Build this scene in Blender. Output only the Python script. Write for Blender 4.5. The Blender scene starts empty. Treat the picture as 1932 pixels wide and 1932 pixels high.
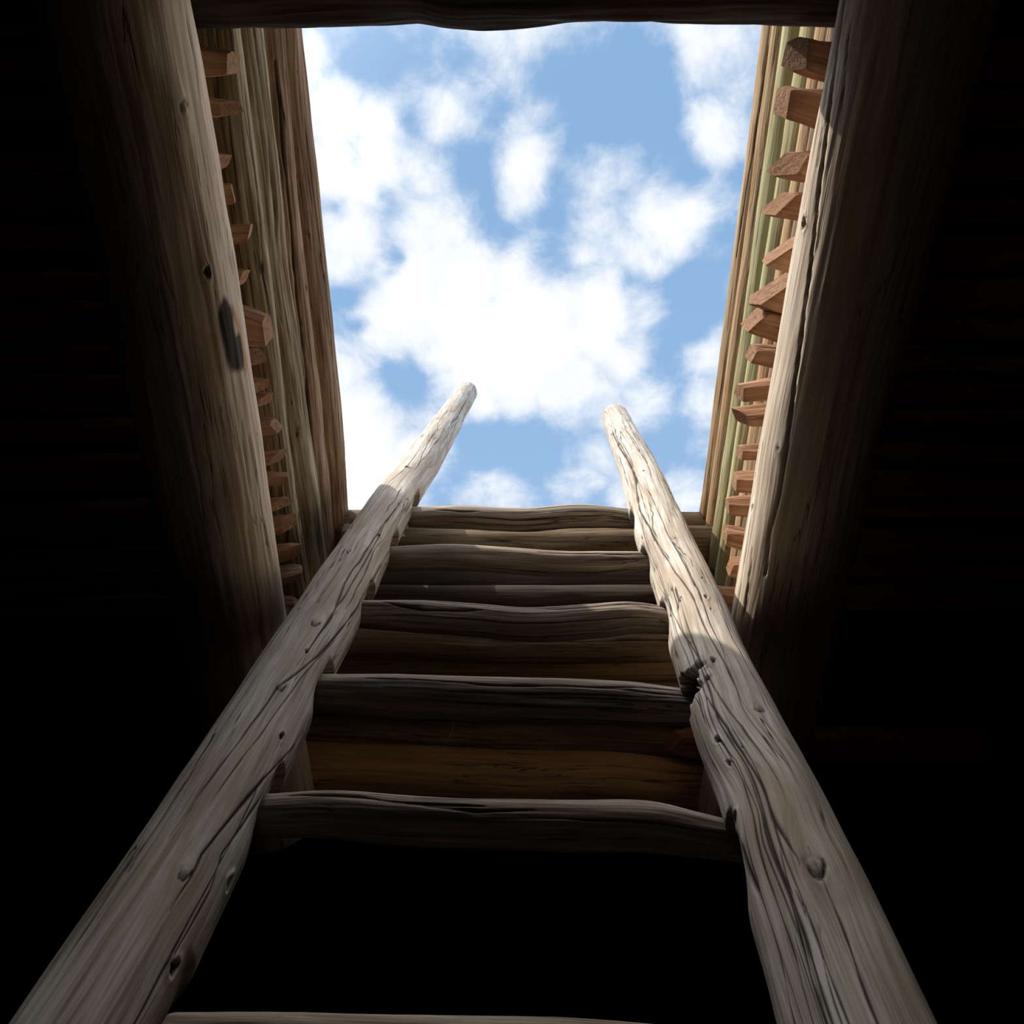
import bpy, math
import numpy as np
from mathutils import Vector, Matrix

S = bpy.context.scene
COL = S.collection
# ------------------------------------------------------------------ camera, world, sun, exposure
CAM_Z = 0.75
F = 1566.0                       # focal length in pixels of the 1932 px frame
ELEV = math.radians(62.0)
YAW = math.radians(-0.45)        # turned a touch to the left of the hatch axis
cam_data = bpy.data.cameras.new('camera')
cam_data.sensor_width = 36.0
cam_data.lens = 36.0 * F / 1932.0
cam_data.clip_start = 0.02
cam = bpy.data.objects.new('camera', cam_data)
COL.objects.link(cam)
fwd = Vector((math.sin(YAW) * math.cos(ELEV), math.cos(YAW) * math.cos(ELEV), math.sin(ELEV)))
rgt = Vector((math.cos(YAW), -math.sin(YAW), 0.0))
upv = rgt.cross(fwd)
rot = Matrix((rgt, upv, -fwd)).transposed()
cam.matrix_world = Matrix.Translation((0, 0, CAM_Z)) @ rot.to_4x4()
S.camera = cam
S.view_settings.view_transform = 'Standard'
S.view_settings.look = 'None'
S.view_settings.gamma = 1.0
S.view_settings.use_curve_mapping = False
S.view_settings.exposure = 0.28
S.cycles.use_denoising = True
S.cycles.max_bounces = 6
S.cycles.diffuse_bounces = 4
S.cycles.use_adaptive_sampling = True
S.cycles.adaptive_threshold = 0.03
S.cycles.sample_clamp_indirect = 4.0


def ray(u, v):
    """direction (x, y, z) seen at photograph pixel u, v"""
    d = fwd + rgt * ((u - 966.0) / F) + upv * ((966.0 - v) / F)
    return d


def at_depth(u, v, d):
    return ray(u, v) * d + Vector((0, 0, CAM_Z))


def at_height(u, v, zr):
    d = ray(u, v)
    return d * (zr / d.z) + Vector((0, 0, CAM_Z))


# sky with broken cloud, laid out by direction overhead
world = bpy.data.worlds.new('sky')
S.world = world
world.use_nodes = True
wt = world.node_tree
wt.nodes.clear()


def N(t, kind, **kw):
    n = t.nodes.new(kind)
    for k, v in kw.items():
        setattr(n, k, v)
    return n


def setin(t, sock, v):
    if hasattr(v, 'is_output'):
        t.links.new(v, sock)
    else:
        sock.default_value = v


def M(t, op, a, b=0.0, c=None, clamp=False):
    n = N(t, 'ShaderNodeMath', operation=op)
    n.use_clamp = clamp
    setin(t, n.inputs[0], a)
    setin(t, n.inputs[1], b)
    if c is not None:
        setin(t, n.inputs[2], c)
    return n.outputs[0]


def noise(t, vec, scale, detail=3.0, rough=0.55, dist=0.0):
    n = N(t, 'ShaderNodeTexNoise')
    t.links.new(vec, n.inputs['Vector'])
    n.inputs['Scale'].default_value = scale
    n.inputs['Detail'].default_value = detail
    n.inputs['Roughness'].default_value = rough
    n.inputs['Distortion'].default_value = dist
    return n.outputs[0]


def rgbmix(t, fac, a, b, mode='MIX'):
    n = N(t, 'ShaderNodeMix', data_type='RGBA', blend_type=mode)
    n.clamp_factor = True
    setin(t, n.inputs[0], fac)
    setin(t, n.inputs[6], a if hasattr(a, 'is_output') else (*a, 1))
    setin(t, n.inputs[7], b if hasattr(b, 'is_output') else (*b, 1))
    return n.outputs[2]


def smooth(t, x, a, b):
    n = N(t, 'ShaderNodeMapRange', interpolation_type='SMOOTHSTEP')
    setin(t, n.inputs[0], x)
    n.inputs[1].default_value = a
    n.inputs[2].default_value = b
    return n.outputs[0]


# (pixel u, pixel v, radius in pixels, weight): where clouds and blue gaps stand in the sky
CLOUDS = [
    # left
    (570, 110, 60, .95), (600, 60, 45, .5), (640, 230, 80, 1.0), (715, 235, 70, .95), (630, 320, 85, 1.0), (720, 320, 75, .95), (755, 260, 40, .6),
    (815, 328, 58, .9), (800, 300, 40, .5), (700, 70, 40, .32), (620, 120, 40, .4), (770, 200, 40, .3),
    # middle
    (845, 205, 58, .72), (880, 235, 45, .62), (955, 155, 70, .72), (930, 125, 45, .5), (1010, 200, 60, .68), (975, 250, 60, .66), (1040, 260, 50, .55),
    (985, 315, 80, 1.05), (965, 360, 50, .75), (960, 395, 30, .5), (900, 265, 45, .5), (800, 85, 34, .3), (895, 70, 34, .25),
    # right
    (1330, 100, 95, .75), (1400, 60, 60, .6), (1260, 65, 55, .4), (1345, 238, 72, 1.05), (1390, 150, 60, .6), (1310, 165, 45, .55),
    (1120, 340, 75, .8), (1190, 320, 60, .6), (1140, 412, 65, .65), (1235, 430, 85, 1.0), (1180, 470, 65, .8), (1285, 390, 60, .85), (1225, 490, 55, .8),
    (1330, 350, 50, .45), (1345, 315, 45, .4), (1000, 445, 40, .5), (1095, 480, 55, .6), (1140, 500, 50, .55), (1250, 300, 50, .4),
    # the big bright bank
    (830, 410, 95, 1.05), (770, 440, 80, .95), (660, 440, 80, .9), (640, 490, 70, .85), (770, 520, 120, 1.1), (880, 540, 130, 1.2), (960, 520, 90, .95),
    (720, 620, 120, 1.1), (870, 640, 140, 1.3), (1000, 640, 150, 1.3), (1120, 620, 120, 1.15), (1200, 590, 75, .95), (1180, 680, 80, 1.0), (1080, 740, 110, 1.1),
    (960, 730, 110, 1.1), (640, 700, 100, 1.0), (670, 800, 120, 1.2), (690, 900, 120, 1.2), (790, 860, 80, .95), (800, 800, 60, .7), (1215, 760, 80, .85),
    (1330, 680, 65, 1.0), (1325, 770, 60, .9), (1330, 590, 45, .45), (1240, 800, 55, .6), (1160, 800, 70, .85), (1120, 880, 70, .85), (1165, 930, 60, .8), (1060, 900, 55, .55), (960, 925, 60, .62), (890, 930, 55, .6),
    (1000, 800, 55, .5), (940, 850, 36, .3), (1290, 935, 60, .7), (1020, 870, 40, .3),
    # out of view beyond the hatch: big bright clouds added to light the wood
    (966, -700, 560, 2.6), (2100, 500, 520, 2.0), (3000, 650, 900, 2.0), (500, 500, 140, .9), (430, 250, 140, .8), (1580, 500, 120, .6), (1600, 900, 150, .7), (300, 900, 200, 1.0),
    # gaps of blue
    (1180, 170, 100, -.55), (1120, 250, 50, -.3), (700, 130, 70, -.6), (850, 110, 70, -.35), (1050, 75, 80, -.4), (1160, 80, 70, -.5),
    (790, 240, 30, -.6), (880, 320, 34, -.75), (912, 395, 32, -.75), (950, 445, 30, -.6), (1045, 345, 22, -.5), (1055, 400, 28, -.5), (1080, 365, 16, -.2),
    (735, 350, 20, -.7), (735, 465, 26, -.85), (722, 505, 20, -.6), (640, 395, 24, -.6), (645, 555, 30, -.8), (675, 618, 24, -.9), (600, 400, 20, -.4),
    (1345, 545, 40, -.6), (1275, 535, 34, -.6), (1370, 440, 36, -.6), (1390, 330, 30, -.4), (1300, 630, 34, -.6), (1275, 700, 30, -.5),
    (1170, 525, 26, -.45), (1040, 500, 28, -.6), (1110, 525, 24, -.35), (1290, 300, 30, -.4),
    (780, 722, 44, -.75), (1015, 850, 50, -.6), (885, 850, 50, -.7), (950, 830, 40, -.5), (1050, 815, 36, -.45), (1280, 850, 45, -.65),
    (1230, 860, 34, -.4), (1110, 770, 22, -.25), (1000, 905, 30, -.3),
]
tc = N(wt, 'ShaderNodeTexCoord')
sep = N(wt, 'ShaderNodeSeparateXYZ')
wt.links.new(tc.outputs['Generated'], sep.inputs[0])
zz = M(wt, 'MAXIMUM', sep.outputs[2], 0.06)
px = M(wt, 'DIVIDE', sep.outputs[0], zz)
py = M(wt, 'DIVIDE', sep.outputs[1], zz)
comb = N(wt, 'ShaderNodeCombineXYZ')
wt.links.new(px, comb.inputs[0])
wt.links.new(py, comb.inputs[1])
P = comb.outputs[0]
# wind-torn edges: shift the lookup by noise
nz = N(wt, 'ShaderNodeTexNoise')
wt.links.new(P, nz.inputs['Vector'])
nz.inputs['Scale'].default_value = 7.0
nz.inputs['Detail'].default_value = 5.0
sub = N(wt, 'ShaderNodeVectorMath', operation='SUBTRACT')
wt.links.new(nz.outputs['Color'], sub.inputs[0])
sub.inputs[1].default_value = (.5, .5, .5)
mad = N(wt, 'ShaderNodeVectorMath', operation='MULTIPLY_ADD')
wt.links.new(sub.outputs[0], mad.inputs[0])
mad.inputs[1].default_value = (.08, .08, 0)
wt.links.new(P, mad.inputs[2])
PW = mad.outputs[0]
acc = None
for (cu, cv, cr, cw) in CLOUDS:
    d0 = ray(cu, cv)
    d1 = ray(cu + cr, cv)
    c = (d0.x / d0.z, d0.y / d0.z, 0)
    r = abs(d1.x / d1.z - c[0])
    dn = N(wt, 'ShaderNodeVectorMath', operation='DISTANCE')
    wt.links.new(PW, dn.inputs[0])
    dn.inputs[1].default_value = c
    q = M(wt, 'MULTIPLY', dn.outputs['Value'], dn.outputs['Value'])
    e = M(wt, 'EXPONENT', M(wt, 'MULTIPLY', q, -1.0 / (r * r)))
    if cw > 0:
        k = M(wt, 'MULTIPLY', e, cw)
        acc = k if acc is None else M(wt, 'SMOOTH_MAX', acc, k, .12)
    else:
        acc = M(wt, 'MULTIPLY_ADD', e, cw * .7, acc)
fb = noise(wt, P, 5.0, 7.0, 0.58, 0.25)
fb2 = noise(wt, P, 14.0, 7.0, 0.66, 0.35)
dens = M(wt, 'MULTIPLY_ADD', M(wt, 'SUBTRACT', fb, 0.5), 1.9, acc)
dens = M(wt, 'MULTIPLY_ADD', M(wt, 'SUBTRACT', fb2, 0.5), 1.5, dens)
cloud = smooth(wt, dens, 0.02, 1.0)
thick = smooth(wt, dens, 0.95, 1.75)
white = rgbmix(wt, thick, (.80, .83, .87), (6.4, 6.2, 5.9))
veil = rgbmix(wt, smooth(wt, sep.outputs[1], 0.0, .6), (.215, .375, .61), (.27, .43, .67))
skyc = rgbmix(wt, cloud, veil, white)
# bright haze around the sun, outside the view to the left
hal = N(wt, 'ShaderNodeVectorMath', operation='DOT_PRODUCT')
wt.links.new(tc.outputs['Generated'], hal.inputs[0])
hal.inputs[1].default_value = Vector((-0.714, -0.58, 1.0)).normalized()
hq = M(wt, 'EXPONENT', M(wt, 'MULTIPLY', M(wt, 'SUBTRACT', hal.outputs['Value'], 1.0), 1.0 / .04))
skyc = rgbmix(wt, 1.0, skyc, M(wt, 'MULTIPLY', hq, 9.0), 'ADD')
bg = N(wt, 'ShaderNodeBackground')
wt.links.new(skyc, bg.inputs[0])
bg.inputs[1].default_value = 1.0
wo = N(wt, 'ShaderNodeOutputWorld')
wt.links.new(bg.outputs[0], wo.inputs[0])

# sun from the left, behind the viewer
sun_data = bpy.data.lights.new('sun', 'SUN')
sun_data.energy = 3.7
sun_data.angle = math.radians(0.55)
sun_data.color = (1.0, .93, .82)
sun = bpy.data.objects.new('sun', sun_data)
COL.objects.link(sun)
to_sun = Vector((-0.714, -0.58, 1.0))
sun.rotation_euler = to_sun.to_track_quat('Z', 'Y').to_euler()
sun.location = (-3, 1, 6)


# ------------------------------------------------------------------ numpy helpers
def _hash(ix, iy, iz, seed):
    h = (ix.astype(np.int64) * 374761393 + iy.astype(np.int64) * 668265263 + iz.astype(np.int64) * 2147483647 + seed * 1274126177) & 0xffffffff
    h = ((h ^ (h >> 13)) * 1274126177) & 0xffffffff
    h = ((h ^ (h >> 16)) * 2246822519) & 0xffffffff
    return ((h ^ (h >> 15)) & 0xffff) / 65535.0


def vnoise(x, y, z, seed=0):
    ix, iy, iz = np.floor(x), np.floor(y), np.floor(z)
    fx, fy, fz = x - ix, y - iy, z - iz
    fx, fy, fz = (f * f * f * (f * (f * 6 - 15) + 10) for f in (fx, fy, fz))
    r = 0
    for a in (0, 1):
        for b in (0, 1):
            for c in (0, 1):
                w = (fx if a else 1 - fx) * (fy if b else 1 - fy) * (fz if c else 1 - fz)
                r = r + w * _hash(ix + a, iy + b, iz + c, seed)
    return r * 2 - 1


def fbm(x, y, z, seed=0, oct=3):
    r, a = 0, 1.0
    for k in range(oct):
        r = r + a * vnoise(x * 2 ** k, y * 2 ** k, z * 2 ** k, seed + k * 17)
        a *= .5
    return r


def sstep(x, a, b):
    t = np.clip((x - a) / (b - a), 0, 1)
    return t * t * (3 - 2 * t)


def spline(pts, n):
    pts = np.array([tuple(p) for p in pts], float)
    if len(pts) == 2:
        t = np.linspace(0, 1, n)[:, None]
        return pts[0] * (1 - t) + pts[1] * t
    seg = np.linalg.norm(np.diff(pts, axis=0), axis=1)
    k = np.concatenate([[0], np.cumsum(seg)])
    m = np.gradient(pts, k, axis=0)
    s = np.linspace(0, k[-1], n)
    i = np.clip(np.searchsorted(k, s, side='right') - 1, 0, len(seg) - 1)
    h = seg[i]
    t = (s - k[i]) / h
    t, h = t[:, None], h[:, None]
    return ((2 * t**3 - 3 * t**2 + 1) * pts[i] + (t**3 - 2 * t**2 + t) * h * m[i]
            + (-2 * t**3 + 3 * t**2) * pts[i + 1] + (t**3 - t**2) * h * m[i + 1])


CR = np.array([tuple(rgt), tuple(upv), tuple(fwd)])


def to_px(co):
    q = (co - np.array([0, 0, CAM_Z])) @ CR.T
    return 966 + F * q[..., 0] / q[..., 2], 966 - F * q[..., 1] / q[..., 2], q[..., 2]


def mesh_object(name, verts, quads, mat, smooth_=True, attrs=None, tris=None, parent=None):
    me = bpy.data.meshes.new(name)
    nv = len(verts)
    faces = [quads] if quads is not None and len(quads) else []
    if tris is not None and len(tris):
        faces.append(tris)
    me.vertices.add(nv)
    me.vertices.foreach_set('co', np.ascontiguousarray(verts, np.float32).ravel())
    nl = sum(f.size for f in faces)
    npoly = sum(len(f) for f in faces)
    me.loops.add(nl)
    me.loops.foreach_set('vertex_index', np.concatenate([f.ravel() for f in faces]).astype(np.int32))
    me.polygons.add(npoly)
    sizes = np.concatenate([np.full(len(f), f.shape[1]) for f in faces])
    starts = np.concatenate([[0], np.cumsum(sizes)[:-1]])
    me.polygons.foreach_set('loop_start', starts.astype(np.int32))
    me.polygons.foreach_set('use_smooth', np.full(npoly, smooth_))
    me.update(calc_edges=True)
    me.validate()
    for k, v in (attrs or {}).items():
        if v.ndim == 2:
            a = me.attributes.new(k, 'FLOAT_VECTOR', 'POINT')
            a.data.foreach_set('vector', np.ascontiguousarray(v, np.float32).ravel())
        else:
            a = me.attributes.new(k, 'FLOAT', 'POINT')
            a.data.foreach_set('value', np.ascontiguousarray(v, np.float32))
    me.materials.append(mat)
    o = bpy.data.objects.new(name, me)
    COL.objects.link(o)
    if parent:
        o.parent = parent
    return o


def tag(o, label, cat, group=None):
    o['label'] = label
    o['category'] = cat
    if group:
        o['group'] = group
    return o


def polydist(sx, tx, path, wrap=None):
    """distance of surface points (along, around) to a polyline, and taper along it"""
    best = np.full(sx.shape, 1e9)
    par = np.zeros(sx.shape)
    path = np.array(path)
    n = len(path) - 1
    for i in range(n):
        a, b = path[i], path[i + 1]
        ab = b - a
        L = max(ab @ ab, 1e-12)
        t = np.clip(((sx - a[0]) * ab[0] + (tx - a[1]) * ab[1]) / L, 0, 1)
        d = np.hypot(sx - a[0] - t * ab[0], tx - a[1] - t * ab[1])
        m = d < best
        best = np.where(m, d, best)
        par = np.where(m, (i + t) / n, par)
    return best, par


def log(name, pts, radii, mat, seed=1, step=.008, na=96, lump=.06, rough=.02, ref=(0, 0, -1), cracks=(), knots=(), pits=(),
        rand_cracks=0, notch=(), notch_dir=(0, 0, -1), stains=(), warms=(), ellipse=1.0, bow=0.0, parent=None, origin=None, tipcut=0.0):
    """a hewn or peeled log: bent tube with grain, checks, knots and notches as real relief.
    cracks: (pixel polyline, width, depth); knots: (u, v, radius); pits the same but hollow"""
    pts = [Vector(p) for p in pts]
    L = sum((pts[i + 1] - pts[i]).length for i in range(len(pts) - 1))
    n = max(12, int(L / step))
    C = spline(pts, n)
    s = np.concatenate([[0], np.cumsum(np.linalg.norm(np.diff(C, axis=0), axis=1))])
    L = s[-1]
    T = np.gradient(C, axis=0)
    T /= np.linalg.norm(T, axis=1)[:, None]
    ref = np.array(ref, float)
    X = ref - (T @ ref)[:, None] * T
    X /= np.linalg.norm(X, axis=1)[:, None]
    Y = np.cross(T, X)
    if bow:
        C = C + bow * (fbm(s * 1.3, s * 0 + seed * 3.1, s * 0, seed, 2)[:, None] * X + fbm(s * 1.3, s * 0 + seed * 7.7, s * 0 + 5, seed, 2)[:, None] * Y)
    R = np.interp(s, np.linspace(0, L, len(radii)), radii)
    th = np.linspace(0, 2 * np.pi, na, endpoint=False)
    TH, SS = np.meshgrid(th, s)
    RR = np.repeat(R[:, None], na, 1)
    cx, sy = np.cos(TH), np.sin(TH)
    r0 = RR * (1 + lump * fbm(cx * .9 + seed, sy * .9, SS * 2.2, seed, 2) + lump * .5 * fbm(cx * 1.6, sy * 1.6 + seed, SS * 6, seed + 5, 2))
    base = C[:, None] + (r0 * cx)[..., None] * X[:, None] + (r0 * sy * ellipse)[..., None] * Y[:, None]
    # lookup from pixel to surface
    if cracks or knots or pits or notch or stains or warms:
        U, V, D = to_px(base)
        nrm = cx[..., None] * X[:, None] + sy[..., None] * Y[:, None]
        front = ((np.array([0, 0, CAM_Z]) - base) * nrm).sum(-1) > 0

        def find(u, v):
            d = (U - u) ** 2 + (V - v) ** 2 + np.where(front, 0, 1e6)
            i, j = np.unravel_index(np.argmin(d), d.shape)
            return s[i], th[j] if th[j] < np.pi else th[j] - 2 * np.pi
    tw = np.where(TH > np.pi, TH - 2 * np.pi, TH)
    disp = np.zeros_like(RR)
    mark = np.zeros_like(RR)
    warm = np.zeros_like(RR)
    thg = TH.copy()
    rng = np.random.default_rng(seed)
    # grain relief
    gx, gy = cx * RR, sy * RR
    disp += rough * RR * (.6 * fbm(gx * 150, gy * 150, SS * 5, seed + 9, 3) + .35 * fbm(gx * 45, gy * 45, SS * 3, seed + 19, 2))

    def dent(sk, tk, rad, depth, pit):
        nonlocal disp, mark, thg
        dt = (TH - tk + np.pi) % (2 * np.pi) - np.pi
        dx, dsn = dt * RR, SS - sk
        w = np.exp(-(dsn / (5 * rad)) ** 2 - (dx / (2.6 * rad)) ** 2)
        thg = thg - np.sign(dx) * np.minimum(np.abs(dx), rad) / RR * w * .9
        ang = np.arctan2(dx, dsn)
        rho = np.hypot(dx * 1.25, dsn * .8) * (1 + .15 * np.sin(ang * 3 + sk * 50))
        if pit:
            core = 1 - sstep(rho, rad * .55, rad * 1.05)
            disp -= depth * core
            mark = np.maximum(mark, core)
            disp += depth * .25 * np.exp(-((rho - rad * 1.3) / (rad * .4)) ** 2)
        else:
            ring = np.exp(-((rho - rad) / (rad * .22)) ** 2) * (.35 + .65 * (np.cos(ang - 2.6) > -.2))
            disp += depth * .7 * np.exp(-(rho / (rad * 1.9)) ** 2)
            disp -= depth * ring
            mark = np.maximum(mark, .95 * ring)
            mark = np.maximum(mark, .45 * (1 - sstep(rho, 0, rad * .7)))

    for (u, v, rad) in knots:
        sk, tk = find(u, v)
        dent(sk, tk, rad * .7, rad * .25, False)
    for (u, v, rad) in pits:
        sk, tk = find(u, v)
        dent(sk, tk, rad * .75, rad * .7, True)
    paths = []
    for (poly, w, dep) in cracks:
        paths.append(([find(*p) for p in poly], w, dep))
    for k in range(rand_cracks):
        a = rng.uniform(0, L * .85)
        b = min(L, a + rng.uniform(.2, 1.1))
        t0 = rng.uniform(-np.pi, np.pi)
        q = np.linspace(a, b, 9)
        paths.append((list(zip(q, t0 + rng.normal(0, .035, 9).cumsum())), rng.uniform(.0007, .0016), rng.uniform(.002, .005)))
    for path, w, dep in paths:
        rm = R.mean()
        pt = np.array([p[1] for p in path])
        pt = np.unwrap(pt)
        mid = pt.mean()
        dt = (TH - mid + np.pi) % (2 * np.pi) - np.pi + mid
        p2 = []
        m = max(2, int(60 / max(1, len(path) - 1)))
        for i in range(len(path) - 1):
            for q in range(m):
                f = q / m
                p2.append((path[i][0] * (1 - f) + path[i + 1][0] * f, (pt[i] * (1 - f) + pt[i + 1] * f) * rm))
        p2.append((path[-1][0], pt[-1] * rm))
        p2 = np.array(p2)
        wv = vnoise(p2[:, 0] * 16, p2[:, 0] * 0 + seed, p2[:, 0] * 0 + len(p2), seed) * .0016
        p2[:, 1] += wv
        lo, hi = p2[:, 0].min() - .01, p2[:, 0].max() + .01
        rows = np.where((s > lo) & (s < hi))[0]
        if len(rows) < 2:
            continue
        # the crack runs along the log: around-distance to the path at each row is enough
        o = np.argsort(p2[:, 0])
        cen = np.interp(s[rows], p2[o, 0], p2[o, 1])
        tpar = (s[rows] - lo) / (hi - lo)
        ww = w * np.clip(np.minimum(tpar, 1 - tpar) * 6, .25, 1) * (1 + .5 * vnoise(s[rows] * 25, s[rows] * 0, s[rows] * 0 + 3, seed))
        dd = np.abs(dt[rows] * rm - cen[:, None])
        cell = rm * 2 * np.pi / na
        wcol = np.maximum(ww, cell * .5)[:, None]
        g = np.exp(-(dd / wcol) ** 2)
        disp[rows] -= .4 * dep * g
        mark[rows] = np.maximum(mark[rows], g * np.clip(ww / (cell * .5), .25, 1)[:, None])
    if notch:
        for (poly_u, poly_v, up, down, half, dep, jag) in notch:
            sk, _t = find(poly_u, poly_v)
            row = int(np.argmin(np.abs(s - sk)))
            nd = np.array(notch_dir)
            tk = math.atan2(nd @ Y[row], nd @ X[row])
            dt = (TH - tk + np.pi) % (2 * np.pi) - np.pi
            ds = SS - sk
            jg = jag * fbm(dt * 5, ds * 60, ds * 0 + seed, seed, 3)
            a = sstep(-(np.abs(dt) / half + jg * .6), -1.0, -.35)
            b = (1 - sstep(ds + jg * .03, up * .75, up)) * sstep(ds + jg * .02, -down, -down * .15)
            disp -= dep * a * b * (1 + jg * .5)
            if jag:
                mark = np.maximum(mark, .97 * sstep(a * b + jg * .35, .3, .55))
            mark = np.maximum(mark, .5 * sstep(ds, up * .6, up * .9) * a * (1 - sstep(ds, up, up * 1.15)))
    for (poly, w, amt) in stains:
        path = np.array([find(*p) for p in poly])
        d, par = polydist(SS, tw * R.mean(), np.c_[path[:, 0], path[:, 1] * R.mean()])
        g = d / w + .8 * fbm(gx * 40, gy * 40, SS * 9, seed + 2, 3)
        mark = np.maximum(mark, amt * (1 - sstep(g, .3, 1.1)))
    for (poly, w, amt) in warms:
        path = np.array([find(*p) for p in poly])
        d, par = polydist(SS, tw * R.mean(), np.c_[path[:, 0], path[:, 1] * R.mean()])
        g = d / w + .5 * fbm(gx * 30, gy * 30, SS * 9, seed + 2, 3)
        warm = np.maximum(warm, amt * (1 - sstep(g, .3, 1.1)))
    r1 = r0 + disp
    # rounded, slightly ragged ends
    co = C[:, None] + (r1 * cx)[..., None] * X[:, None] + (r1 * sy * ellipse)[..., None] * Y[:, None]
    gr = np.stack([RR * np.cos(thg) + seed * 1.37, RR * np.sin(thg) + seed * .71, SS + seed * 2.3], -1)
    V_ = [co.reshape(-1, 3)]
    G_ = [gr.reshape(-1, 3)]
    K_ = [mark.ravel()]
    W_ = [warm.ravel()]
    i, j = np.meshgrid(np.arange(n - 1), np.arange(na), indexing='ij')
    j2 = (j + 1) % na
    quads = [np.stack([i * na + j, i * na + j2, (i + 1) * na + j2, (i + 1) * na + j], -1).reshape(-1, 4)]
    cnt = n * na
    tris = []
    for end in (0, 1):
        row = 0 if end == 0 else n - 1
        sg = -1 if end == 0 else 1
        prev = row * na + np.arange(na)
        for f, push in ((.9, .05), (.6, .07), (.3, .08)):
            rr = (r1[row] * f)
            off = R[row] * push + R[row] * .05 * vnoise(np.cos(th) * f * 4, np.sin(th) * f * 4, th * 0 + seed, seed + end)
            off = off + tipcut * rr * np.cos(th - 1.0) * end
            ring = C[row] + sg * off[:, None] * T[row] + (rr * np.cos(th))[:, None] * X[row] + (rr * np.sin(th) * ellipse)[:, None] * Y[row]
            V_.append(ring)
            G_.append(np.stack([rr * np.cos(th), rr * np.sin(th), rr * 0 + s[row] * .3], -1))
            K_.append(np.full(na, .15))
            W_.append(np.zeros(na))
            cur = cnt + np.arange(na)
            cnt += na
            a, b = (prev, cur) if end == 1 else (cur, prev)
            quads.append(np.stack([a, np.roll(a, -1), np.roll(b, -1), b], -1))
            prev = cur
        V_.append((C[row] + sg * R[row] * .08 * T[row])[None])
        G_.append(np.array([[0, 0, s[row] * .3]]))
        K_.append(np.array([.3]))
        W_.append(np.zeros(1))
        t = np.stack([prev, np.roll(prev, -1), np.full(na, cnt)], -1)
        tris.append(t if end == 1 else t[:, ::-1])
        cnt += 1
    verts = np.concatenate(V_)
    org = verts[:n * na].mean(0) if origin is None else np.array(origin)
    o = mesh_object(name, verts - org, np.concatenate(quads), mat, True,
                    {'grain': np.concatenate(G_), 'mark': np.concatenate(K_), 'warm': np.concatenate(W_)}, np.concatenate(tris))
    o.location = org
    if parent:
        o.parent = parent
        o.location = Vector(org) - parent.location
    return o


# ------------------------------------------------------------------ materials
def wood(name, dark, mid, light, patch, patch_amt=.5, fine=1.0, check=.5, bump=.5, warm=(.5, .25, .1), contrast=1.15, shift=0.0):
    m = bpy.data.materials.new(name)
    m.use_nodes = True
    t = m.node_tree
    b = t.nodes['Principled BSDF']
    at = N(t, 'ShaderNodeAttribute', attribute_name='grain')

    def mapped(sx, sz, off=0):
        mp = N(t, 'ShaderNodeMapping')
        t.links.new(at.outputs['Vector'], mp.inputs[0])
        mp.inputs['Scale'].default_value = (sx, sx, sz)
        mp.inputs['Location'].default_value = (off, off * .7, off * 1.3)
        return mp.outputs[0]
    n1 = noise(t, mapped(260 * fine, 7), 1, 3, .6, .15)
    n2 = noise(t, mapped(75 * fine, 3.0, 3), 1, 4, .6, .4)
    n3 = noise(t, mapped(14, 4, 9), 1, 4, .6, .5)
    n4 = noise(t, mapped(34, 1.5, 17), 1, 3, .55, .35)
    n5 = noise(t, mapped(12, 3, 31), 1, 2)
    g = M(t, 'ADD', M(t, 'MULTIPLY', n1, .42), M(t, 'MULTIPLY', n2, .58))
    g = M(t, 'MULTIPLY_ADD', M(t, 'SUBTRACT', g, .5 + shift), contrast * 2.2, .5, clamp=True)
    ramp = N(t, 'ShaderNodeValToRGB')
    ramp.color_ramp.elements[0].position = .08
    ramp.color_ramp.elements[0].color = (*dark, 1)
    ramp.color_ramp.elements[1].position = .92
    ramp.color_ramp.elements[1].color = (*light, 1)
    e = ramp.color_ramp.elements.new(.5)
    e.color = (*mid, 1)
    t.links.new(g, ramp.inputs[0])
    col = rgbmix(t, M(t, 'MULTIPLY', smooth(t, n3, .42, .66), patch_amt), ramp.outputs[0], patch)
    # hairline drying checks
    ln = M(t, 'ABSOLUTE', M(t, 'SUBTRACT', n4, .5))
    line = M(t, 'SUBTRACT', 1.0, smooth(t, ln, .002, .012))
    line = M(t, 'MULTIPLY', line, smooth(t, n5, .46, .6))
    line = M(t, 'MULTIPLY', line, check)
    wa = N(t, 'ShaderNodeAttribute', attribute_name='warm')
    col = rgbmix(t, wa.outputs['Fac'], col, warm)
    mk = N(t, 'ShaderNodeAttribute', attribute_name='mark')
    dk = M(t, 'MAXIMUM', line, mk.outputs['Fac'])
    col = rgbmix(t, dk, col, (.018, .013, .009))
    t.links.new(col, b.inputs['Base Color'])
    b.inputs['Roughness'].default_value = .88
    b.inputs['Specular IOR Level'].default_value = .18
    h = M(t, 'ADD', M(t, 'MULTIPLY', n1, .35), M(t, 'MULTIPLY', n2, .65))
    h = M(t, 'SUBTRACT', h, M(t, 'MULTIPLY', line, .8))
    bp = N(t, 'ShaderNodeBump')
    bp.inputs['Strength'].default_value = bump
    bp.inputs['Distance'].default_value = .004
    t.links.new(h, bp.inputs['Height'])
    t.links.new(bp.outputs[0], b.inputs['Normal'])
    return m


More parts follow.
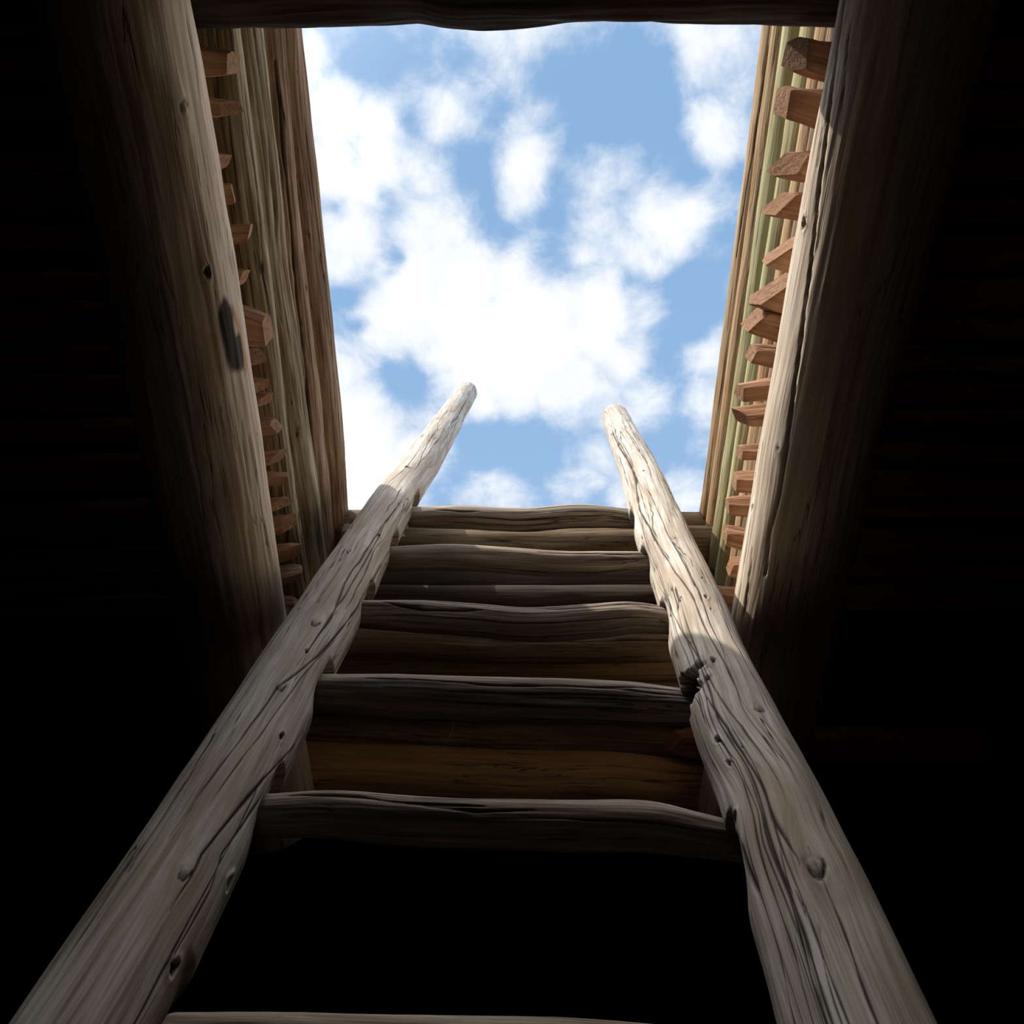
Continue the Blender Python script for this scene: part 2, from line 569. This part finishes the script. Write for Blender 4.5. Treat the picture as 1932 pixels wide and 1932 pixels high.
W_RAIL = wood('weathered_rail_wood', (.30, .24, .185), (.565, .50, .42), (.76, .70, .62), (.42, .315, .235), .7, 1.0, .9, .6, contrast=1.45)
W_RUNG = wood('weathered_rung_wood', (.14, .105, .08), (.345, .275, .215), (.60, .51, .42), (.25, .18, .13), .5, 1.0, .8, .6)
W_BEAM = wood('beam_wood', (.40, .31, .225), (.64, .53, .42), (.78, .67, .55), (.54, .41, .29), .55, .8, .7, .5, contrast=1.2)
W_LEFT = wood('crib_wood_brown', (.12, .07, .04), (.30, .195, .115), (.46, .32, .20), (.20, .11, .06), .65, .7, 1.0, .8, contrast=1.5)
W_LEFTG = wood('crib_wood_grey_green', (.10, .08, .045), (.28, .225, .13), (.46, .40, .26), (.19, .115, .06), .65, .7, 1.0, .8, contrast=1.5)
W_TAN = wood('crib_wood_tan', (.24, .14, .065), (.44, .29, .15), (.58, .42, .245), (.34, .19, .085), .55, .7, .8, .6, contrast=1.2)
W_GRN = wood('crib_wood_green', (.25, .21, .10), (.40, .365, .19), (.50, .46, .27), (.36, .27, .13), .4, .7, .5, .4)
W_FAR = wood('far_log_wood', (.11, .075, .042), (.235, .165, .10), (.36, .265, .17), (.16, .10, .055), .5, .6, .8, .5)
W_ORANGE = wood('orange_lit_wood', (.40, .22, .10), (.60, .37, .19), (.72, .48, .27), (.48, .27, .12), .5, .7, .8, .5)  # orange tone puts warm bounced light into the far cross beam's colour
W_CEDAR = wood('split_cedar', (.22, .105, .055), (.40, .215, .12), (.52, .31, .19), (.30, .14, .07), .5, .9, .6, .8)
W_DARK = wood('shade_toned_wood', (.025, .018, .012), (.055, .04, .028), (.09, .066, .046), (.045, .03, .02), .5, .7, .7, .5)  # near-black colour holds the shade on far logs and near cross beam


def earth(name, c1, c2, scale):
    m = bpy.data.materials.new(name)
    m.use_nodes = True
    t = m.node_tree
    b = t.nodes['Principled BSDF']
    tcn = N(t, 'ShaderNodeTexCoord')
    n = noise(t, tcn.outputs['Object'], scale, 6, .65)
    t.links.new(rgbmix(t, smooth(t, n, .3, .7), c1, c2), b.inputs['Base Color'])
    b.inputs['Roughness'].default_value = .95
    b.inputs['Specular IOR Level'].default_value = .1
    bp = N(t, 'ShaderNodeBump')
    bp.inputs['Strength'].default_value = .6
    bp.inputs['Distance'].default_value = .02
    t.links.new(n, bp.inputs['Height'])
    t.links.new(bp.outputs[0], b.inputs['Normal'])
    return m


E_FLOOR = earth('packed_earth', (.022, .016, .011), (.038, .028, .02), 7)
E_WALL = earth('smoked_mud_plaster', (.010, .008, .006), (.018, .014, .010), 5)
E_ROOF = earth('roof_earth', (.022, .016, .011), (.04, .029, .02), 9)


def boxes(name, lst, mat):
    v, q = [], []
    for (x0, x1, y0, y1, z0, z1) in lst:
        k = len(v)
        v += [(x0, y0, z0), (x1, y0, z0), (x1, y1, z0), (x0, y1, z0), (x0, y0, z1), (x1, y0, z1), (x1, y1, z1), (x0, y1, z1)]
        q += [[k, k + 3, k + 2, k + 1], [k + 4, k + 5, k + 6, k + 7], [k, k + 1, k + 5, k + 4], [k + 1, k + 2, k + 6, k + 5], [k + 2, k + 3, k + 7, k + 6], [k + 3, k, k + 4, k + 7]]
    o = mesh_object(name, np.array(v, float), np.array(q), mat, False)
    o['kind'] = 'structure'
    return o


# ------------------------------------------------------------------ the room
XW, Y0, Y1 = 2.5, -2.4, 3.6
ZC = CAM_Z + 1.89            # underside of the earth roof
ZT = CAM_Z + 2.27            # its top
HX0, HX1, HY0, HY1 = -.69, .745, -.75, 1.37
boxes('floor', [(-XW, XW, Y0, Y1, -.2, 0)], E_FLOOR)
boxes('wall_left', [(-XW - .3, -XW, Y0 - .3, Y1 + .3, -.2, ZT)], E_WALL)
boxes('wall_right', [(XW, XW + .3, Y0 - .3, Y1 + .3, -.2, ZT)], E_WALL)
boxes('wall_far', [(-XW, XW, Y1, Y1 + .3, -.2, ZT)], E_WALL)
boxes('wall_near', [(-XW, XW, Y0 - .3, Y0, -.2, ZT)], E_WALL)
ZM = CAM_Z + 2.09
boxes('ceiling', [(-XW, HX0 - .045, Y0, Y1, ZC, ZM), (-XW, HX0, Y0, Y1, ZM, ZT), (HX1, XW, Y0, Y1, ZC, ZT), (HX0 - .045, HX1, Y0, HY0, ZC, ZT),
                  (HX0 - .045, HX1, HY1 + .075, Y1, ZC, ZM), (HX0, HX1, HY1, Y1, ZM, ZT)], E_ROOF)


boxes('added_bounce_trim_1', [(HX0, HX1, HY0, HY0 + .03, ZC - .12, ZT)], W_FAR)  # unseen lining added on the near hatch face to bounce light inward

# ------------------------------------------------------------------ logs running away from the viewer
def side_log(name, p_near, p_far, zc, r, side, y0, y1, mat, seed, zc2=None, **kw):
    """log along the hatch side whose inner rim is seen through the two pixels"""
    out = []
    for (u, v), z in ((p_near, zc), (p_far, zc2 or zc)):
        d = ray(u, v)
        th = math.atan(abs(d.x / d.z))
        xc = (r + z * math.sin(th)) / math.cos(th) * side
        out.append(Vector((xc, z * d.y / d.z, z + CAM_Z)))
    a, b = out
    k = (b - a) / (b.y - a.y)
    A, B = a + k * (y0 - a.y), a + k * (y1 - a.y)
    pts = [A, A.lerp(B, .33), A.lerp(B, .66), B]
    return log(name, pts, [r, r, r], mat, seed, ref=(-side * .6, 0, -.8), **kw)


BEAM_L = side_log('roof_beam', (360, 0), (545, 1180), 1.53, .115, -1, -1.7, 1.71, W_BEAM, 11, step=.006, na=200, lump=.035, rough=.012, bow=.006,
                  cracks=[([(352, 30), (368, 120), (375, 170)], .0015, .006), ([(438, 480), (450, 560)], .001, .004),
                          ([(470, 830), (492, 960), (508, 1050)], .0012, .005), ([(455, 800), (470, 930)], .001, .004),
                          ([(385, 140), (402, 250), (412, 300)], .0012, .004)],
                  knots=[(349, 205, .013)], pits=[(389, 515, .010)],
                  stains=[([(425, 595), (432, 640), (440, 690)], .019, .97), ([(448, 640), (455, 690)], .010, .9)],
                  warms=[([(436, 580), (452, 620), (462, 690), (464, 700)], .012, .75), ([(400, 640), (405, 700)], .012, .35)], rand_cracks=14)
tag(BEAM_L, 'thick peeled round beam with a black scorch mark, left of the hatch', 'beam', 'main roof beams beside the hatch')
BEAM_R = side_log('roof_beam', (1577, 0), (1380, 1160), 1.53, .115, 1, -1.7, 1.71, W_BEAM, 23, step=.006, na=200, lump=.03, rough=.012, bow=.005,
                  cracks=[([(1592, 0), (1583, 80), (1566, 200), (1548, 340), (1531, 500), (1513, 620), (1500, 720), (1488, 840), (1470, 930), (1452, 1000), (1444, 1080)], .0016, .020),
                          ([(1572, 40), (1560, 180), (1545, 300)], .0012, .004), ([(1420, 1040), (1404, 1160)], .002, .007),
                          ([(1602, 60), (1590, 200)], .0015, .005)],
                  knots=[(1466, 850, .008)], pits=[(1517, 424, .011), (1420, 958, .009)], rand_cracks=12)
tag(BEAM_R, 'thick peeled round beam split by one long deep crack, right of the hatch', 'beam', 'main roof beams beside the hatch')

GL = 'stacked logs of the left hatch wall'
specL = [((572, 50), (657, 1000), 2.335, .070, W_LEFT, 31, 'topmost', 'reddish brown log on top of the left hatch wall, edge against the sky', []),
         ((542, 50), (618, 900), 2.170, .080, W_LEFT, 32, '', 'cracked tan log second from the top of the left hatch wall',
          [([(520, 120), (548, 400), (577, 700), (590, 860)], .0042, .018)]),
         ((490, 50), (592, 880), 1.960, .096, W_LEFTG, 33, '', 'thick knotty grey-brown log third from the top of the left hatch wall',
          [([(525, 500), (545, 640)], .0015, .005)]),
         ((450, 50), (553, 880), 1.800, .056, W_LEFTG, 34, '', 'greenish thin log at the bottom of the left hatch wall', [([(455, 120), (478, 300), (500, 520)], .002, .006)])]
for (pn, pf, zc, r, mat, sd, _, lab, crk) in specL:
    o = side_log('hatch_log', pn, pf, zc, r, -1, -.74, 1.36, mat, sd, step=.006, na=150, lump=.075, rough=.03, bow=.011, rand_cracks=26, cracks=crk,
                 knots=[] if sd != 33 else [(562, 815, .014)])
    tag(o, lab, 'log', GL)
GR = 'stacked logs of the right hatch wall'
specR = [((1437, 50), (1317, 993), 2.337, .057, W_TAN, 41, 'tan round log on top of the right hatch wall, edge against the sky', [([(1450, 90), (1425, 250), (1390, 480)], .002, .007)]),
         ((1458, 50), (1331, 993), 2.235, .050, W_TAN, 42, 'slim orange-tan log second from the top of the right hatch wall', []),
         ((1480, 50), (1347, 993), 2.135, .053, W_GRN, 43, 'moss-green log third from the top of the right hatch wall', []),
         ((1511, 50), (1364, 993), 2.025, .062, W_GRN, 44, 'pale greenish log fourth from the top of the right hatch wall, behind the stub ends', []),
         ((1538, 60), (1386, 993), 1.900, .060, W_TAN, 45, 'brown log fifth from the top of the right hatch wall, mostly hidden by stub ends', []),
         ((1562, 60), (1404, 993), 1.785, .052, W_FAR, 46, 'dark log at the bottom of the right hatch wall, just above the stubs', [])]
for (pn, pf, zc, r, mat, sd, lab, crk) in specR:
    o = side_log('hatch_log', pn, pf, zc, r * .92, 1, -.74, 1.36, mat, sd, step=.006, na=120, lump=.045, rough=.02, bow=.005, rand_cracks=10, cracks=crk)
    tag(o, lab, 'log', GR)


# ------------------------------------------------------------------ logs running across
def cross_log(name, rims, zc, r, x0, x1, mat, seed, face=-1, **kw):
    """log across the view whose near (face -1) or far (+1) rim is seen through the pixels"""
    pts = []
    for (u, v) in rims:
        d = ray(u, v)
        th = math.atan2(d.y, d.z)
        yc = (zc * math.sin(th) - face * r) / math.cos(th)
        pts.append(Vector((zc * d.x / d.z, yc, zc + CAM_Z)))
    e0 = pts[0] + (pts[1] - pts[0]) * ((x0 - pts[0].x) / (pts[1].x - pts[0].x))
    e1 = pts[-1] + (pts[-1] - pts[-2]) * ((x1 - pts[-1].x) / (pts[-1].x - pts[-2].x))
    e0.z = e1.z = zc + CAM_Z
    e0.y = .7 * pts[0].y + .3 * e0.y
    e1.y = .7 * pts[-1].y + .3 * e1.y
    return log(name, [e0] + pts + [e1], [r, r], mat, seed, ref=(0, face, -.8), **kw)


GF = 'stacked logs of the far hatch wall'
xl, xr = -.525, .62
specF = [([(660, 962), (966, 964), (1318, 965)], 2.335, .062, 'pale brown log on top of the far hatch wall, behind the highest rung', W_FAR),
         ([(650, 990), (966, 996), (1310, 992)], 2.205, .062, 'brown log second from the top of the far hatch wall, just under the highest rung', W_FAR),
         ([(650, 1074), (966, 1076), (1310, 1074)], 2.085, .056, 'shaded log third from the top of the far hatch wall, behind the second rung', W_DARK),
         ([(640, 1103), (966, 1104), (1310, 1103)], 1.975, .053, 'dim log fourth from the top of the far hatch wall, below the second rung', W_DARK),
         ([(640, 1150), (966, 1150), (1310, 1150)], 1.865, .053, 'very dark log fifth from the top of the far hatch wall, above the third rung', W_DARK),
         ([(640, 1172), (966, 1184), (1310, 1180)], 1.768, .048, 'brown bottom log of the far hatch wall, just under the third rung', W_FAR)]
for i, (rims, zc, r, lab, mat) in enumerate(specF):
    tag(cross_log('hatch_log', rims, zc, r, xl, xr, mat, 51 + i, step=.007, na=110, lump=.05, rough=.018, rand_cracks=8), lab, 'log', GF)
GP = 'ceiling poles beyond the hatch'
specP = [([(640, 1210), (966, 1213), (1300, 1214)], 1.825, .052, 'lit ceiling pole with a long crack, above the fourth rung', [([(690, 1236), (850, 1240), (1000, 1243), (1120, 1238), (1260, 1246)], .003, .01)]),
         ([(640, 1266), (966, 1270), (1300, 1276)], 1.825, .058, 'greyish ceiling pole showing just above the fourth rung', []),
         ([(620, 1337), (850, 1352), (1100, 1356), (1300, 1362)], 1.820, .064, 'dim greenish ceiling pole between the fourth rung and the orange cross beam', [])]
for i, (rims, zc, r, lab, crk) in enumerate(specP):
    tag(cross_log('ceiling_pole', rims, zc, r, -.80, .82, [W_TAN, W_BEAM, W_LEFTG][i], 61 + i, step=.007, na=110, lump=.04, rough=.015, rand_cracks=8, cracks=crk), lab, 'log', GP)
o = cross_log('cross_beam', [(600, 1400), (720, 1404), (850, 1408), (966, 1413), (1150, 1416), (1290, 1430)], 1.655, .080, -.76, .78, W_ORANGE, 71, step=.006, na=150, lump=.05, rough=.02,
              rand_cracks=10, cracks=[([(830, 1410), (920, 1416), (1000, 1424)], .002, .006)])
tag(o, 'orange-brown cross beam under the far edge of the hatch, lying on both round beams', 'beam', 'cross beams at the hatch ends')
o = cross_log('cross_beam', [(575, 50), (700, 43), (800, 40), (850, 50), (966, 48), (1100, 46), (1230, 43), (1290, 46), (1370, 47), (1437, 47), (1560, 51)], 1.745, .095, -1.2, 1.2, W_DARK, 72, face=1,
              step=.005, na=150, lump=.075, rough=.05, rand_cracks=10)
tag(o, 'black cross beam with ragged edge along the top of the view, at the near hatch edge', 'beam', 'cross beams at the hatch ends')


# ------------------------------------------------------------------ split cedar stubs lying on the two beams
def stub(name, tip, v0, v1, side, seed, mat=W_CEDAR, zc=1.685, h=.055, length=.95, style=0, parent=None, slope=None, taper=.55, tl=.06, width=None):
    rng = np.random.default_rng(seed)
    u, v = tip
    p = at_height(u, v, zc)
    a, b = at_height(u, v0, zc - h * .4), at_height(u, v1, zc - h * .4)
    w = width or max(.028, abs(b.y - a.y))
    m = 6
    prof = np.array([(.46, -.5), (.52, .12), (.36, .5), (-.42, .47), (-.53, -.05), (-.44, -.46)]) + rng.uniform(-.09, .09, (6, 2))
    cy, cz = prof[:, 0] * w, prof[:, 1] * h
    # subdivide the section so that faces carry some relief
    k = 6
    cy = np.concatenate([np.linspace(cy[i], cy[(i + 1) % m], k, endpoint=False) for i in range(m)])
    cz = np.concatenate([np.linspace(cz[i], cz[(i + 1) % m], k, endpoint=False) for i in range(m)])
    na = m * k
    sl_y, sl_z = slope if slope else (rng.uniform(-.7, .7), rng.uniform(-.8, .3))
    oy, oz = rng.uniform(-.25, .25) * w, rng.uniform(.05, .3) * h
    L = length + rng.uniform(-.15, .15)
    xs = np.concatenate([[0, .004], np.linspace(.012, tl, 7), np.linspace(tl * 1.25, L, 40)])
    bend = rng.uniform(-.03, .03)
    lead = float((sl_y * cy * taper + sl_z * cz * taper).min())
    V_, G_, K_ = [], [], []
    for i, x in enumerate(xs):
        f = min(1.0, x / tl)
        sc = taper + (1 - taper) * f
        yy = cy * sc + oy * (1 - f)
        zz = cz * sc + oz * (1 - f)
        fade = max(0.0, 1 - x / (tl * 2.2))
        xx = x + fade * (sl_y * cy * sc + sl_z * cz * sc - lead)
        nz_ = min(1, x / .02) * .0035 * fbm(cy * 60, cz * 60, np.full(na, x * 8) + seed, seed, 3)
        yy = yy * (1 + nz_ / max(w, .02) * 2) + bend * x * x
        zz = zz + nz_
        if i == 0:
            yy, zz = yy * .93 + oy * .07, zz * .93 + oz * .07
            xx = xx - 0.002
        V_.append(np.stack([side * xx, yy, zz], -1))
        G_.append(np.stack([cy + seed, cz + seed * .3, np.full(na, x)], -1))
        K_.append(np.full(na, 0.0 if x > .01 else .1))
    n = len(xs)
    V_.append(V_[0].mean(0)[None])
    G_.append(np.array([[seed, seed * .3, 0]]))
    K_.append(np.array([.25]))
    V_.append(V_[n - 1].mean(0)[None])
    G_.append(np.array([[seed, seed * .3, L]]))
    K_.append(np.array([.25]))
    i, j = np.meshgrid(np.arange(n - 1), np.arange(na), indexing='ij')
    j2 = (j + 1) % na
    q = np.stack([i * na + j, i * na + j2, (i + 1) * na + j2, (i + 1) * na + j], -1).reshape(-1, 4)
    r0 = np.arange(na)
    t0 = np.stack([np.roll(r0, -1), r0, np.full(na, n * na)], -1)
    rl = (n - 1) * na + np.arange(na)
    t1 = np.stack([rl, np.roll(rl, -1), np.full(na, n * na + 1)], -1)
    if side < 0:
        q, t0, t1 = q[:, ::-1], t0[:, ::-1], t1[:, ::-1]
    o = mesh_object(name, np.concatenate(V_), q, mat, False, {'grain': np.concatenate(G_), 'mark': np.concatenate(K_), 'warm': np.zeros(len(np.concatenate(K_)))}, np.concatenate([t0, t1]))
    o.location = p
    return o


ORD = ['first', 'second', 'third', 'fourth', 'fifth', 'sixth', 'seventh', 'eighth', 'ninth', 'tenth', 'eleventh', 'twelfth', 'thirteenth', 'fourteenth', 'fifteenth', 'sixteenth', 'seventeenth', 'eighteenth']
# tip u, v range, slope override, what it looks like
LEFT = [(441, 85, 145, None, 'wide dark'), (447, 178, 214, None, 'dark blunt'), (429, 280, 320, (.6, -.5), 'slanting tipped'), (446, 346, 395, None, 'square cut'),
        (476, 424, 462, None, 'dark pointed'), (467, 510, 552, (.5, -.2), 'angled'), (503, 575, 640, (0, -.1), 'largest square cut'), (493, 657, 690, None, 'thin pointed'),
        (500, 714, 734, None, 'thin flat'), (508, 744, 766, None, 'thin curved'), (524, 796, 818, None, 'pale topped'), (538, 856, 886, (.5, -.6), 'thick wedge shaped'),
        (542, 890, 912, None, 'flat pale'), (546, 945, 966, None, 'short slanting'), (553, 978, 1012, None, 'reddish knobbly'), (563, 1033, 1058, None, 'pale sloping'),
        (573, 1078, 1104, None, 'pale rough tipped'), (568, 1130, 1152, None, 'reddish shaded')]
for k, (u, v0, v1, sl, look) in enumerate(LEFT):
    o = stub('roof_stub', (u, (v0 + v1) / 2), v0, v1, -1, 100 + k, slope=sl, h=.05 if v1 - v0 < 45 else .065, taper=.78)
    tag(o, f'{look} stub end on the left beam, {ORD[k]} from the top', 'stub', 'split wood stubs on the left beam')
RIGHT = [(1488, 84, 155, (0, -.5), 'big black'), (1474, 172, 248, (0, -.2), 'big dark'), (1461, 292, 346, (-.7, -.6), 'pointed overhanging'), (1450, 366, 418, (-.9, -.3), 'angular'),
         (1441, 450, 512, (-1.4, 0), 'orange faced'), (1421, 520, 588, (-1.3, -.2), 'rough orange faced'), (1407, 590, 636, (-.9, -.1), 'bright ended square'), (1413, 660, 690, (-.3, -.1), 'squared brown'),
         (1395, 716, 750, (0, -.2), 'flat bright ended'), (1388, 768, 800, (.3, -.5), 'tapering'), (1398, 838, 866, (0, -.1), 'short bright edged'), (1389, 898, 926, (0, 0), 'short square'),
         (1375, 940, 970, (.1, 0), 'bright ended thick'), (1371, 1005, 1035, (0, 0), 'round ended pale'), (1377, 1055, 1082, (-.3, 0), 'knobbly rounded'), (1352, 1118, 1146, (0, -.2), 'shaded brown')]
for k, (u, v0, v1, sl, look) in enumerate(RIGHT):
    o = stub('roof_stub', (u, (v0 + v1) / 2), v0, v1, 1, 140 + k, slope=sl, h=.052 if v1 - v0 < 45 else .07, taper=.84)
    tag(o, f'{look} stub end on the right beam, {ORD[k]} from the top', 'stub', 'split wood stubs on the right beam')
o = stub('roof_stub', (1257, 1402), 1382, 1426, 1, 171, zc=1.68, h=.06, slope=(-.5, -.4), taper=.7)
tag(o, 'short orange block end beside the right ladder rail, between fourth and fifth rungs', 'stub')

# ------------------------------------------------------------------ the ladder


def lad(u, v, k=1154.0, off=0.0):
    return at_depth(u, v, k / (v - 476.0) + off)


ladder = bpy.data.objects.new('ladder', None)
COL.objects.link(ladder)
ladder.location = (0, .57, 0)
tag(ladder, 'weathered grey pole ladder leaning up through the open roof hatch', 'ladder')


def down_to_floor(p, q):
    """continue the line q -> p down to just below the floor"""
    d = p - q
    return p + d * ((p.z + .03) / -d.z)


RUNG_TOP = [
    ([(785, 955), (860, 955), (985, 960), (1100, 953), (1190, 958)], .034, 966),
    ([(747, 1030), (850, 1028), (960, 1034), (1060, 1040), (1210, 1037)], .033, 1043),
    ([(692, 1130), (780, 1134), (900, 1142), (1000, 1149), (1120, 1142), (1200, 1136), (1247, 1140)], .034, 1148),
    ([(617, 1268), (760, 1275), (900, 1282), (1100, 1288), (1200, 1292), (1318, 1300)], .038, 1287),
    ([(518, 1497), (600, 1495), (760, 1505), (960, 1510), (1100, 1513), (1240, 1518), (1320, 1532), (1393, 1545)], .033, 1512),
    ([(350, 1912), (480, 1918), (640, 1927), (800, 1932), (1000, 1938), (1500, 1970)], .033, 1932)]

# left rail
Lc = [(880, 741), (836, 810), (795, 875), (748, 942), (655, 1100), (567, 1250), (432, 1490), (340, 1650), (230, 1840)]
LP = [lad(u, v) for u, v in Lc]
LP.append(down_to_floor(LP[-1], LP[-4]))
notch_L = [(790, 962, .03, .13, .85, .016, 0), (748, 1036, .03, .13, .85, .017, 0), (702, 1138, .03, .14, .85, .018, 0), (622, 1276, .03, .14, .85, .018, 0), (522, 1503, .035, .15, .8, .014, 0), (352, 1918, .04, .1, .7, .008, 0)]
rail_l = log('rail', LP[::-1], [.076, .070, .066, .066, .066, .064, .060, .058], W_RAIL, 81, step=.0048, na=440, lump=.045, rough=.007, ref=(0, -.45, -.9), notch=notch_L, notch_dir=(.92, .36, 0),
             cracks=[([(757, 946), (716, 1000), (690, 1040), (650, 1100), (627, 1160), (590, 1215), (565, 1250)], .0016, .006),
                     ([(780, 985), (728, 1050), (690, 1120), (650, 1180), (600, 1240), (520, 1300), (455, 1395), (380, 1490), (325, 1570)], .0020, .008),
                     ([(640, 1200), (560, 1290), (480, 1400), (400, 1510)], .0012, .005),
                     ([(560, 1400), (500, 1470), (430, 1550), (380, 1610), (362, 1650), (330, 1700)], .0022, .008),
                     ([(540, 1440), (470, 1540), (420, 1610), (395, 1680), (335, 1790)], .0018, .007),
                     ([(512, 1560), (470, 1630), (450, 1690), (400, 1790), (345, 1880)], .0022, .008),
                     ([(880, 755), (862, 790), (850, 800)], .0025, .006), ([(830, 800), (800, 850), (790, 875)], .0012, .004), ([(600, 1330), (560, 1400), (500, 1490)], .0012, .005)],
             knots=[(595, 1175, .013), (530, 1294, .012), (349, 1645, .011), (826, 790, .008)],
             pits=[(768, 881, .011), (714, 1010, .008), (578, 1229, .007), (531, 1390, .008), (431, 1666, .011), (328, 1825, .010), (752, 951, .006), (722, 962, .004), (726, 1065, .008), (660, 1040, .005), (785, 948, .006)],
             rand_cracks=50, parent=ladder, tipcut=.35)
rail_l['label'] = 'longer left ladder rail with a long diagonal crack'
Rc = [(1160, 787), (1178, 830), (1205, 885), (1232, 960), (1253, 1020), (1290, 1110), (1338, 1240), (1392, 1370), (1446, 1490), (1500, 1640), (1552, 1780)]
RP = [lad(u, v) for u, v in Rc]
RP.append(down_to_floor(RP[-1], RP[-4]))
notch_R = [(1192, 964, .03, .13, .85, .014, 0), (1212, 1044, .03, .13, .85, .017, 0), (1248, 1148, .03, .14, .85, .018, 0), (1298, 1290, .045, .06, 1.35, .044, .45), (1385, 1550, .03, .14, .85, .022, 0)]
rail_r = log('rail', RP[::-1], [.078, .074, .071, .070, .066, .066, .068, .066, .062, .058], W_RAIL, 87, step=.0048, na=440, lump=.05, rough=.007, ref=(0, -.45, -.9), notch=notch_R, notch_dir=(-.92, .36, 0),
             cracks=[([(1150, 800), (1172, 850), (1200, 905), (1206, 960), (1232, 1010), (1260, 1050)], .0030, .011),
                     ([(1232, 1010), (1275, 1080), (1310, 1130), (1335, 1190), (1370, 1250), (1395, 1310), (1410, 1340)], .0016, .006),
                     ([(1210, 900), (1245, 970), (1290, 1060), (1310, 1100)], .0010, .004),
                     ([(1240, 1100), (1270, 1160), (1320, 1240), (1350, 1300), (1400, 1370), (1440, 1430), (1485, 1510)], .0013, .005),
                     ([(1330, 1308), (1370, 1370), (1410, 1440), (1460, 1540), (1505, 1620)], .0020, .009),
                     ([(1398, 1590), (1412, 1640), (1430, 1680)], .003, .010),
                     ([(1515, 1714), (1520, 1712)], .001, .002)],
             knots=[(1270, 1015, .010), (1432, 1338, .012), (1538, 1636, .017)],
             pits=[(1215, 888, .008), (1346, 1245, .008), (1354, 1396, .008), (1376, 1440, .007), (1333, 1280, .005), (1332, 1127, .008), (1399, 1408, .004), (1342, 1150, .005), (1302, 1213, .005), (1385, 1545, .012)],
             rand_cracks=72, parent=ladder, tipcut=.1)
rail_r['label'] = 'shorter right ladder rail with a rotted notch'
for k, (tops, r, vn) in enumerate(RUNG_TOP):
    d = 1154.0 / (vn - 6 - 476.0)
    pts = [at_depth(u, v + r / d * F * .93, d) for (u, v) in tops]
    a, b = pts[0] - (pts[1] - pts[0]).normalized() * .02, pts[-1] + (pts[-1] - pts[-2]).normalized() * .02
    pts = [a] + pts + [b]
    crk = {0: [([(830, 962), (870, 966), (900, 964)], .002, .006)], 2: [([(730, 1136), (760, 1143), (800, 1150), (860, 1152), (900, 1150)], .003, .012), ([(1040, 1150), (1150, 1142), (1230, 1142)], .002, .006)],
           3: [([(700, 1280), (900, 1290), (1100, 1296), (1300, 1305)], .0018, .006)], 4: [([(560, 1500), (700, 1508), (900, 1520)], .0022, .008), ([(780, 1516), (900, 1532), (1000, 1530)], .0018, .006)]}.get(k, [])
    o = log('rung', pts, [r * .85, r, r, r * 1.02, r, r * .8], W_RUNG, 91 + k, step=.004, na=130, lump=.08, rough=.03, ref=(0, -.6, .8), cracks=crk, rand_cracks=12, parent=ladder)

# a strand of spider silk hanging in front of the cross beam
silk = bpy.data.materials.new('silk')
silk.use_nodes = True
silk.node_tree.nodes['Principled BSDF'].inputs['Base Color'].default_value = (.7, .7, .68, 1)
o = log('spider_silk', [at_depth(u, v, 2.28) for (u, v) in [(858, 1352), (856, 1368), (852, 1382), (845, 1396), (836, 1408)]], [.0007, .0007], silk, 5, step=.004, na=6, lump=0, rough=0)
tag(o, 'thin white strand of spider silk hanging above the orange cross beam', 'cobweb')
